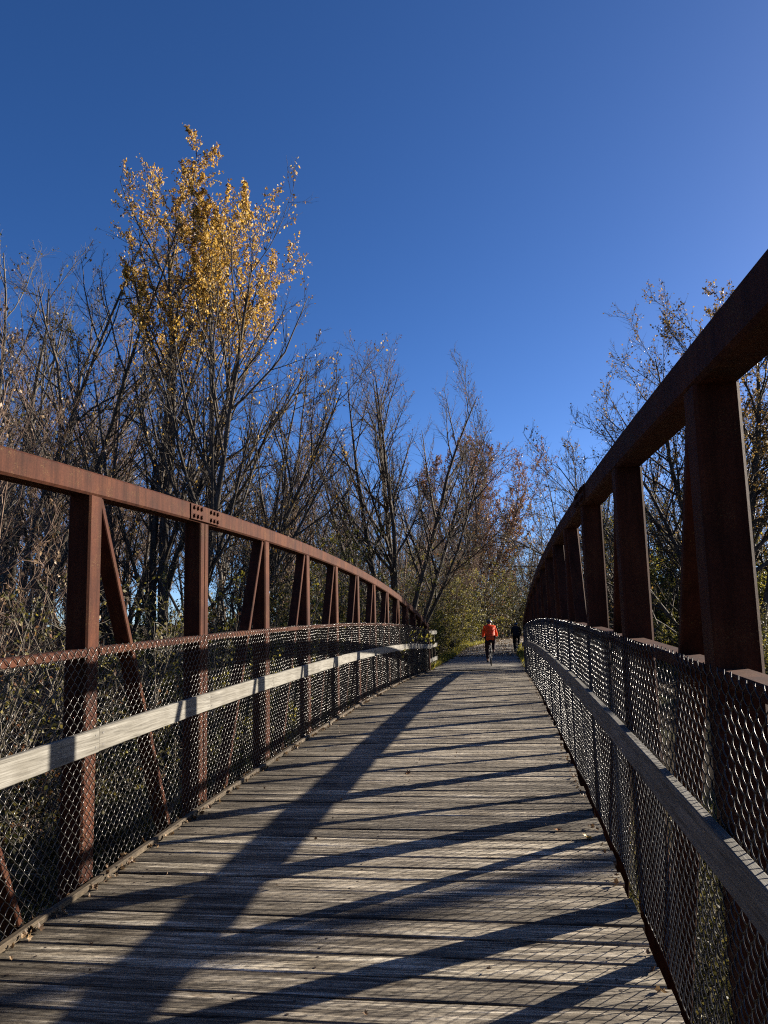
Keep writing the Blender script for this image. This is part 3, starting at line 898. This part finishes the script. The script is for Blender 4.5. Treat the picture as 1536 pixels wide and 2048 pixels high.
for k, x, y, sc in (('bushA', -5.8, 7.4, 0.85), ('bushC', -6.2, 7.8, 1.0), ('bushA', -5.3, 11.0, 0.9), ('bushB', -5.1, 17.4, 0.9), ('bushA', -5.2, 14.2, 0.85), ('bushC', -5.8, 16.9, 1.1), ('bushA', -5.4, 21.0, 1.0), ('bushA', -6.4, 9.0, 1.05), ('bushC', -6.4, 10.4, 1.1), ('bushA', -7.0, 10.9, 1.3), ('bushA', -5.8, 13.4, 1.3), 
                    ('bushB', -5.3, 25.4, 0.9), ('bushA', -7.6, 15.6, 1.4), ('bushB', -8.0, 20.6, 1.5), ('bushA', -9.4, 22.8, 1.5), ('bushA', -6.0, 24.6, 1.3), ('bushC', -7.4, 27.4, 1.3), ('bushA', -10.4, 12.6, 1.3), ('bushA', -5.9, 12.4, 1.1), ('bushA', -6.0, 20.6, 1.3), ('bushA', -9.8, 15.0, 1.5), ('bushA', -8.8, 25.0, 1.4), ('bushA', -14.8, 21.8, 1.5)):
    put_kind(k, x, y, 'on the bank below the sunlit truss', sc)
for k, x, y, sc in (('bushB', -5.4, 33.0, 0.8), ('bushA', -4.5, 35.5, 0.7), ('bushB', -4.4, 39.0, 0.72), ('bushC', -4.4, 43.5, 0.7), ('bushA', -4.8, 47.5, 0.9), ('bushB', -5.8, 37.0, 1.1), ('bushA', -6.4, 44.0, 1.3), ('bushC', -4.3, 51.0, 1.0), ('bushB', -5.2, 41.4, 1.0), ('bushA', -7.0, 39.0, 1.4),
                    ('bushA', -6.6, 33.8, 1.3), ('bushB', -4.5, 56.0, 1.1), ('bushA', -3.8, 62.0, 1.3), ('bushB', -3.2, 68.0, 1.4), ('bushA', -1.8, 76.0, 1.6), ('bushC', -7.5, 49.0, 1.5), ('bushA', -8.0, 40.0, 1.5), ('bushA', -6.2, 52.0, 1.5), ('bushA', -5.6, 59.0, 1.6), ('bushB', -0.6, 80.0, 1.4), ('bushA', 0.6, 88.0, 1.7), ('bushA', 2.4, 97.0, 1.8), ('bushA', -2.2, 84.0, 1.9), ('bushB', 2.8, 104.0, 1.8)):
    put_kind(k, x, y, 'beside the path beyond the bridge', sc)
for k, x, y, sc in (('sapA', -6.4, 50, 1.1), ('sapB', -5.2, 60, 1.1), ('sapC', -3.8, 72, 1.2), ('sapB', -0.4, 84, 1.3), ('sapA', 1.6, 92, 1.4), ('bareC', -1.6, 90, 0.9), ('bareA', -4.5, 80, 0.9), ('bareB', 3.0, 108, 0.9), ('bareC', -9, 70, 1.05), ('bareA', 0.5, 118, 1.0),
                    ('bareB', -6, 98, 1.0), ('bareC', -13, 62, 1.1), ('bareB', -16, 80, 1.2), ('bareA', -22, 55, 1.2), ('bareC', -27, 47, 1.3), ('bareA', -30, 66, 1.3), ('pole', -3.8, 60, 0.8), ('pole', -7.6, 63, 0.9), ('pole', -1.8, 100, 1.0), ('pole', 4.5, 122, 1.0), ('pole', -11, 88, 1.0), ('pole', -26, 38, 1.2), ('pole', -24, 62, 1.1),
                    ('bareC', -8.6, 60, 0.95), ('bareC', -5.2, 68, 0.85), ('bareA', -18, 66, 1.2), ('bareC', -34, 52, 1.4), ('bareB', -38, 70, 1.4), ('bareC', -22, 90, 1.3), ('bareC', -44, 64, 1.5), ('sapA', -9.6, 52, 1.3), ('sapC', -12.6, 56, 1.4), ('sapA', -16, 50, 1.4), ('sapC', -20, 46, 1.4), ('sapA', -24, 42, 1.4), ('sapC', -20, 28, 1.3), ('bareA', 3.4, 84, 0.8), ('bareC', 6.0, 100, 0.9)):
    put_kind(k, x, y, 'deep in the wood where the path ends', sc)
for k, x, y, sc in (('sapC', -4.6, 53, 1.0), ('sapB', -4.2, 58, 1.2), ('sapC', -5.4, 63, 1.5), ('sapC', -2.6, 66, 1.4), ('sapA', -3.6, 70, 1.6), ('sapB', -0.2, 71, 1.4), ('sapA', 0.4, 78, 1.7), ('sapC', 1.4, 82, 1.7), ('sapB', -6.0, 56, 1.4), ('bushA', -4.4, 64, 1.9), ('bushA', -1.6, 70, 1.9), ('bushA', 1.0, 74, 1.6), ('bushA', -5.8, 46, 1.5), ('bushB', -4.5, 49.4, 1.0),
                    ('sapC', -6.6, 41, 1.2), ('sapB', -5.0, 44.5, 1.0), ('sapC', -7.6, 46, 1.4), ('bareC', -7.6, 52, 0.95), ('bareC', -4.6, 62, 0.8), ('bareA', -6.8, 57, 0.9)):
    put_kind(k, x, y, 'in the thicket left of the path bend', sc)
# the far bank on the shaded side
for k, x, y, sc in (('bushB', 6.2, 29.2, 0.75), ('bushA', 7.6, 30.4, 0.9), ('bushB', 8.6, 28.6, 0.9), ('bushA', 9.8, 30.0, 1.0), ('bushB', 7.0, 41.5, 1.5), ('sapB', 8.2, 42.0, 1.5), ('sapB', 9.6, 43.5, 1.6), ('bushB', 9.0, 41.2, 2.0), ('bushB', 10.6, 42.6, 2.2), ('sapB', 7.4, 44.0, 1.4), ('sapB', 11.2, 44.6, 1.6), ('bushB', 12.4, 43.4, 2.2), ('sapA', 6.8, 46.0, 1.3), ('bushA', 12.8, 46.0, 2.0), ('bushB', 8.2, 45.8, 2.2), ('sapB', 12.8, 45.0, 1.6), ('bushB', 10.0, 46.4, 2.3), ('sapB', 6.2, 49.0, 1.2), ('sapB', 14.4, 46.2, 1.7), ('bushB', 14.0, 44.8, 2.2)):
    put_kind(k, x, y, 'behind the shaded truss', sc)
for k, x, y, sc in (('bareA', 6.5, 48.0, 0.85), ('bareC', 5.4, 56.0, 0.75), ('bareB', 11.5, 46.0, 1.0), ('bareC', 14.0, 49.0, 1.1), ('bareA', 9.0, 62.0, 0.95), ('pole', 7.6, 52.0, 0.8), ('pole', 12.2, 56.0, 0.9), ('pole', 15.2, 44.0, 0.9), ('bareC', 17.5, 52, 1.1), ('bareB', 20, 60, 1.1), ('bareA', 8.5, 78, 0.9), ('bareC', 14, 84, 1.0), ('bareC', 8.6, 55.0, 0.95), ('bareC', 12.4, 47.0, 0.9)):
    put_kind(k, x, y, 'in the wood behind the shaded truss', sc)
for k, x, y, sc in (('bushA', 2.6, 3.2, 0.85), ('bushA', 3.8, 5.0, 0.9), ('bushA', 2.4, 6.4, 0.85), ('bushA', 3.6, 8.4, 0.9), ('bushA', 2.5, 10.4, 0.85), ('bushA', 4.6, 11.2, 0.95), ('bushA', 5.4, 6.8, 1.0), ('bushA', 2.6, 13.4, 0.85), ('bushA', 4.4, 15.0, 0.9), ('bushA', 6.6, 9.4, 1.0), ('bushA', 3.0, 1.0, 0.85), ('bushA', 2.8, 16.4, 0.8)):
    put_kind(k, x, y, 'on the creek bed below the shaded truss', sc)
# the wood goes on behind the near end of the bridge
for k, x, y, sc in (('bareA', -9, -6, 1.0), ('bareC', -13, -12, 1.1), ('bareB', -7, -18, 1.1), ('bareA', -16, -2, 1.1), ('bareC', -11, 2, 1.0), ('bareB', -17, 7, 1.1), ('bareC', -6, -26, 1.1), ('bareC', 7, -16, 1.1), ('bareA', 10, -9, 1.0), ('bareB', 5, -24, 1.1), ('bareC', 15, -13, 1.1), ('bareA', 13, -22, 1.2), ('bareC', 1, -36, 1.2), ('bareA', -2, -44, 1.2), ('bareC', -20, -16, 1.2), ('bareC', 21, -8, 1.1),
                    ('sapB', -5.5, -5, 1.3), ('sapB', -6, -11, 1.4), ('sapB', 5.5, -9, 1.3), ('sapB', 6.5, -13, 1.5), ('sapB', -4.5, -16, 1.3), ('sapB', 4, -18, 1.3), ('bushA', -7, -2, 1.4), ('bushA', 5, -12, 1.5), ('bushA', -7, -9, 1.5), ('bushA', 9, -5, 1.5), ('bushA', -8, 4, 1.3)):
    put_kind(k, x, y, 'behind the near end of the bridge', sc)
# open trees towards the sun, whose thin shadows dapple the steel
for k, x, y, sc in (('bareB', 27.0, 27.0, 0.82), ('pole', 33.0, 36.0, 0.95), ('bareC', 30.0, 31.0, 0.9)):
    put_kind(k, x, y, 'across the creek on the sunny side', sc)

lone = make_plant(301, [(0, 0, 0.0, 0.0, 21.0, 0.36)],
    [LV(12, (0.86, 0.98), (44, 10), (0.10, 0.3), 0.09, 0.08, 7, 0.02), LV(8, (0.15, 1), (40, 12), (0.45, 0.35), 0.08, 0.1, 5, 0.009), LV(7, (0.15, 1), (40, 12), (0.5, 0.35), 0.06, 0.1, 4, 0.006)],
    M['bark_dark'], M['leaf_brown'], 600, 0.09, stem_wig=0.006)
plant_tree('tall_tree', lone, 21.6, 20.1, 1.0, 0.95, 'tall straight tree across the creek on the sunny side', 'tree')

# ------------------------------------------------------------------ cyclists
M['orange'] = mat_leaf('orange_jacket_fabric', [(0.0, (0.95, 0.10, 0.012)), (1.0, (0.95, 0.10, 0.012))], 0.4)
M['black_cloth'] = mat_plain('black_fabric', (0.012, 0.012, 0.014), 0.85, 0, 0.3, 14, 0.2)
M['maroon'] = mat_plain('dark_trouser_fabric', (0.020, 0.012, 0.014), 0.85, 0, 0.3, 14, 0.2)
M['skin'] = mat_plain('skin', (0.32, 0.18, 0.13), 0.6, 0, 0.1)
M['rubber'] = mat_plain('tyre_rubber', (0.014, 0.014, 0.014), 0.8)
M['alloy'] = mat_plain('alloy', (0.45, 0.45, 0.46), 0.3, 0.9)
M['paint'] = mat_plain('dark_frame_paint', (0.02, 0.02, 0.025), 0.35)
M['helmet'] = mat_plain('helmet_shell', (0.03, 0.03, 0.032), 0.35)
M['white'] = mat_plain('white_plastic', (0.6, 0.6, 0.6), 0.4)
M['lamp'] = mat_plain('red_reflector', (0.35, 0.01, 0.01), 0.25)

def skin_mesh(name, pts, edges, radii, mat, parent, root=0, sub=2):
    me = bpy.data.meshes.new(name)
    me.from_pydata(pts, edges, [])
    me.materials.append(mat)
    o = obj(name, me, parent)
    me.skin_vertices.new() if hasattr(me.skin_vertices, 'new') and not me.skin_vertices else None
    md = o.modifiers.new('skin', 'SKIN')
    md.use_smooth_shade = True
    if not me.skin_vertices:
        bm = __import__('bmesh').new(); bm.from_mesh(me); bm.verts.layers.skin.verify(); bm.to_mesh(me); bm.free()
    lay = me.skin_vertices[0].data
    for i, r_ in enumerate(radii):
        lay[i].radius = r_ if hasattr(r_, '__len__') else (r_, r_)
        lay[i].use_root = (i == root)
    sb = o.modifiers.new('sub', 'SUBSURF'); sb.levels = sub; sb.render_levels = sub
    return o

def make_cyclist(x, y, rz, z, jacket_mat, trouser_mat, plab, blab, knee_flip=1):
    # bicycle ---------------------------------------------------------
    bike = tag(empty('bicycle', (x, y, z), rz), blab, 'bicycle', 'bicycles ridden along the path')
    R = 0.345
    for yy in (-0.44, 0.60):
        wheel = empty('wheel', (0, yy, R), 0, bike)
        mb = MB(); ring = [(0, math.cos(a) * (R - 0.018), math.sin(a) * (R - 0.018)) for a in np.linspace(0, 2 * math.pi, 33)]
        mb.tube(ring, 0.019, 8, False); mb.build('tyre', M['rubber'], wheel, True)
        mb = MB(); ring = [(0, math.cos(a) * (R - 0.045), math.sin(a) * (R - 0.045)) for a in np.linspace(0, 2 * math.pi, 33)]
        mb.tube(ring, 0.011, 6, False); mb.build('rim', M['alloy'], wheel, True)
        mb = MB()
        for k in range(16):
            a = k * math.pi / 8
            mb.tube([((-1) ** k * 0.025, 0, 0), (0, math.cos(a) * (R - 0.05), math.sin(a) * (R - 0.05))], 0.0022, 4)
        mb.tube([(-0.045, 0, 0), (0.045, 0, 0)], 0.02, 8)
        mb.build('spokes_and_hub', M['alloy'], wheel)
    bb = (0, -0.02, 0.30); seat = (0, -0.19, 0.78); headt = (0, 0.42, 0.88); headb = (0, 0.46, 0.72)
    mb = MB()
    for a, b, r_ in ((bb, seat, 0.016), (bb, headb, 0.019), (seat, headt, 0.017), (headt, headb, 0.02)):
        mb.tube([a, b], r_, 8)
    for s in (-1, 1):
        mb.tube([(s * 0.03, -0.02, 0.30), (s * 0.055, -0.44, R)], 0.010, 6)
        mb.tube([(s * 0.02, -0.19, 0.77), (s * 0.055, -0.44, R)], 0.008, 6)
        mb.tube([(s * 0.045, 0.475, 0.70), (s * 0.055, 0.60, R)], 0.012, 6)
    mb.build('frame', M['paint'], bike, True)
    mb = MB(); mb.tube([seat, (0, -0.215, 0.91)], 0.013, 8); mb.build('seat_post', M['alloy'], bike, True)
    mb = MB()
    mb.tube([(0, -0.34, 0.94), (0, -0.28, 0.945), (0, -0.2, 0.94), (0, -0.10, 0.935), (0, -0.05, 0.93)], [0.05, 0.075, 0.06, 0.03, 0.02], 10)
    mb.build('saddle', M['black_cloth'], bike, True)
    mb = MB()
    mb.tube([headt, (0, 0.40, 0.98)], 0.014, 8)
    mb.tube([(-0.30, 0.40, 1.01), (-0.15, 0.46, 1.0), (0, 0.46, 0.985), (0.15, 0.46, 1.0), (0.30, 0.40, 1.01)], 0.012, 8)
    mb.build('handlebar', M['paint'], bike, True)
    mb = MB()
    mb.tube([(0.06, -0.02, 0.30), (0.06, -0.02, 0.47)], 0.011, 6); mb.tube([(-0.06, -0.02, 0.30), (-0.06, -0.02, 0.13)], 0.011, 6)
    mb.tube([(-0.07, -0.02, 0.30), (0.07, -0.02, 0.30)], 0.016, 8)
    mb.build('crank', M['alloy'], bike)
    for s, zz in ((1, 0.47), (-1, 0.13)):
        mb = MB(); mb.box((s * 0.115 - 0.05, -0.06, zz - 0.012), (s * 0.115 + 0.05, 0.03, zz + 0.012)); mb.build('pedal', M['rubber'], bike)
    mb = MB(); mb.tube([(0, -0.235, 0.80), (0, -0.262, 0.80)], 0.024, 10); mb.build('rear_reflector', M['lamp'], bike)
    # rider -----------------------------------------------------------
    p = tag(empty('person', (x, y, z), rz), plab, 'person', 'people cycling along the path')
    hip = (0, -0.20, 1.01)
    joints = [hip, (0, -0.12, 1.15), (0, -0.01, 1.31), (0, 0.09, 1.43), (0, 0.16, 1.49), (0, 0.22, 1.535), (0, 0.26, 1.61),
              (-0.17, 0.09, 1.42), (-0.235, 0.20, 1.20), (-0.245, 0.37, 1.06), (-0.255, 0.43, 1.03),
              (0.17, 0.09, 1.42), (0.235, 0.20, 1.20), (0.245, 0.37, 1.06), (0.255, 0.43, 1.03),
              (-0.10, -0.17, 0.98), (-0.125, 0.12, 0.60), (-0.115, -0.05, 0.22), (-0.115, 0.05, 0.165),
              (0.10, -0.17, 0.98), (0.14, 0.22, 0.86), (0.115, -0.02, 0.555), (0.115, 0.09, 0.505)]
    edges = [(0, 1), (1, 2), (2, 3), (3, 4), (4, 5), (5, 6), (3, 7), (7, 8), (8, 9), (9, 10), (3, 11), (11, 12), (12, 13), (13, 14),
             (0, 15), (15, 16), (16, 17), (17, 18), (0, 19), (19, 20), (20, 21), (21, 22)]
    rad = [0.13, 0.125, 0.14, 0.12, 0.055, 0.075, 0.075, 0.06, 0.045, 0.032, 0.03, 0.06, 0.045, 0.032, 0.03, 0.085, 0.058, 0.04, 0.035, 0.085, 0.058, 0.04, 0.035]
    skin_mesh('body', joints, edges, rad, M['skin'], p)
    J = joints
    j_pts = [(0, -0.26, 0.90), J[1], J[2], J[3], (0, 0.12, 1.475), J[7], J[8], (-0.26, 0.35, 1.075), J[11], J[12], (0.26, 0.35, 1.075)]
    skin_mesh('jacket', j_pts, [(0, 1), (1, 2), (2, 3), (3, 4), (3, 5), (5, 6), (6, 7), (3, 8), (8, 9), (9, 10)],
              [(0.21, 0.17), (0.205, 0.17), (0.21, 0.18), (0.18, 0.15), 0.09, 0.09, 0.062, 0.05, 0.085, 0.062, 0.05], jacket_mat, p, 1)
    t_pts = [(0, -0.20, 0.99), J[15], J[16], J[17], J[19], J[20], J[21]]
    skin_mesh('trousers', t_pts, [(0, 1), (1, 2), (2, 3), (0, 4), (4, 5), (5, 6)], [0.145, 0.115, 0.085, 0.062, 0.115, 0.085, 0.062], trouser_mat, p)
    for s, f in ((-1, J[18]), (1, J[22])):
        mb = MB(); mb.ball((f[0], f[1] + 0.03, f[2] + 0.0), 0.05, 10, 6, (0.9, 2.6, 0.95)); mb.build('shoe', M['rubber'], p, True)
    mb = MB(); mb.ball((0, 0.25, 1.605), 0.125, 14, 8, (0.92, 1.2, 0.85), -0.25); hl = mb.build('helmet', M['helmet'], p, True)
    mb = MB(); mb.ball((0.05, 0.16, 1.65), 0.06, 8, 6, (0.45, 1.0, 0.5)); mb.build('helmet_stripe', M['white'], hl, True)
    return p
make_cyclist(-0.50, 30.2, RAD(2), float(path_z(30.2)) + 0.028, M['orange'], M['maroon'],
             'cyclist in bright orange jacket and dark helmet, riding away', 'bicycle under the rider in the orange jacket')
make_cyclist(0.72, 45.0, RAD(-1), float(path_z(45.0)) + 0.0, M['black_cloth'], M['black_cloth'],
             'farther cyclist dressed all in black, riding away near shaded truss', 'bicycle under the farther rider dressed in black')

# ------------------------------------------------------------------ stump, fallen leaves, litter, grass
mb = MB()
mb.tube([(0, 0, -0.1), (0, 0, 0.08), (0.01, 0, 0.3), (0.0, 0.01, 0.52)], [0.34, 0.29, 0.26, 0.25], 14)
st = mb.build('tree_stump', M['bark_dark'], None, True, (-3.35, 52.0, float(ground_z(-3.35, 52.0))))
tag(st, 'low dark tree stump at the grassy left edge of the path', 'stump')

def leaf_shape(r, size, lobes=True):
    """a maple-like leaf: lobed outline around a folded midrib, curling up"""
    out = [(0, -0.5), (0.16, -0.28), (0.46, -0.30), (0.30, -0.05), (0.56, 0.16), (0.24, 0.18), (0.0, 0.56), (-0.24, 0.18), (-0.56, 0.16), (-0.30, -0.05), (-0.46, -0.30), (-0.16, -0.28)]
    V = [(0, 0, 0.0)]
    for (a, b) in out:
        d = math.hypot(a, b)
        V.append((a * size, b * size, size * (0.55 * d * d + 0.25 * abs(a) + r.uniform(-0.05, 0.08))))
    F = [(0, i + 1, (i + 1) % 12 + 1) for i in range(12)]
    return V, F
M['fallen_yellow'] = mat_plain('fallen_leaf_yellow', (0.45, 0.26, 0.015), 0.6)
M['fallen_brown'] = mat_plain('fallen_leaf_brown', (0.30, 0.13, 0.03), 0.6)
lr = np.random.default_rng(5)
for x, y, size, mt, lab in ((0.50, 5.63, 0.075, 'fallen_yellow', 'bright yellow fallen leaf curled up against the shaded railing'),
                            (0.32, 5.80, 0.06, 'fallen_brown', 'orange-brown fallen leaf on deck beside the yellow leaf'),
                            (0.58, 6.95, 0.06, 'fallen_brown', 'orange fallen leaf tucked at foot of the shaded railing'),
                            (-0.95, 7.62, 0.075, 'fallen_brown', 'orange-brown fallen leaf lying near the middle of the deck')):
    V, F = leaf_shape(lr, size)
    mb = MB(); mb.add(V, F)
    o = mb.build('fallen_leaf', M[mt], None, False, (x, y, deck_z(y) + 0.008), (lr.normal(0, 0.15), lr.normal(0, 0.15), lr.uniform(0, 6.28)))
    tag(o, lab, 'leaf', 'fallen leaves on the deck')
# litter gathered along the toe boards and strewn over the planks
mb = MB()
def litter(n, fx, fy, size, zlift=0.006):
    for _ in range(n):
        y = fy(); x = fx()
        V, F = leaf_shape(lr, size * lr.uniform(0.5, 1.2))
        e = Euler((lr.normal(0, 0.7), lr.normal(0, 0.7), lr.uniform(0, 6.28))).to_matrix()
        z0 = deck_z(y) + zlift + abs(lr.normal(0, 0.012))
        mb.add([e @ Vector(v) + Vector((x, y, z0)) for v in V], F)
litter(320, lambda: XL + 0.075 + abs(lr.normal(0, 0.02)), lambda: lr.uniform(3.0, 26), 0.045)
litter(200, lambda: XL + 0.012 + abs(lr.normal(0, 0.006)), lambda: lr.uniform(3.0, 26), 0.045, 0.03)
litter(130, lambda: XR - 0.075 - abs(lr.normal(0, 0.02)), lambda: lr.uniform(3.0, 26), 0.035)
litter(160, lambda: lr.uniform(XL + 0.1, XR - 0.1), lambda: lr.uniform(3.0, 26), 0.022)
tag(mb.build('leaf_litter', M['leaf_brown']), 'small dry leaves gathered along the railings of the deck', 'leaf litter', None, 'stuff')
# fallen leaves over the path and its verges beyond the bridge
def scatter(name, n, fx, fy, size, mat, tall=0.0, label='', cat=''):
    ys = fy(n); xs = fx(ys)
    zs = np.where(np.abs(xs - path_x(ys)) < 1.6, path_z(ys) + 0.025, ground_z(xs, ys) + 0.02)
    c = np.stack([xs, ys, zs], -1)
    a = unit(np.stack([lr.normal(0, 1, n), lr.normal(0, 1, n), (np.full(n, 3.0) if tall else lr.normal(0.15, 0.3, n))], -1))
    b = unit(np.cross(a, lr.normal(0, 1, (n, 3))))
    s = (size * lr.uniform(0.5, 1.3, n))[:, None]
    w = 0.06 if tall else 0.4
    V = np.stack([c, c + a * s * 0.5 + b * s * w, c + a * s, c + a * s * 0.5 - b * s * w], 1).reshape(-1, 3)
    F = np.arange(n * 4).reshape(-1, 4)
    tag(obj(name, mesh_np(name, V, F, mat)), label, cat, None, 'stuff')
scatter('path_leaves', 22000, lambda y: path_x(y) + lr.normal(0, 1.0, len(y)) * 2.6, lambda n: 95 - 55 * lr.uniform(0, 1, n) ** 1.7, 0.075, M['leaf_brown'], 0, 'brown autumn leaves strewn over the path and its verges', 'leaves')
scatter('bank_leaves', 14000, lambda y: -3 - 22 * lr.uniform(0, 1, len(y)) ** 1.4, lambda n: lr.uniform(22, 50, n), 0.09, M['leaf_brown'], 0, 'brown leaf litter covering the wooded bank', 'leaves')
scatter('verge_grass', 9000, lambda y: path_x(y) + np.where(lr.uniform(0, 1, len(y)) < 0.7, -1, 1) * (1.62 + abs(lr.normal(0, 0.45, len(y)))), lambda n: 27.6 + 34 * lr.uniform(0, 1, n) ** 1.5, 0.2, M['leaf_yellow'], 1, 'yellowing grass along both edges of the path', 'grass')
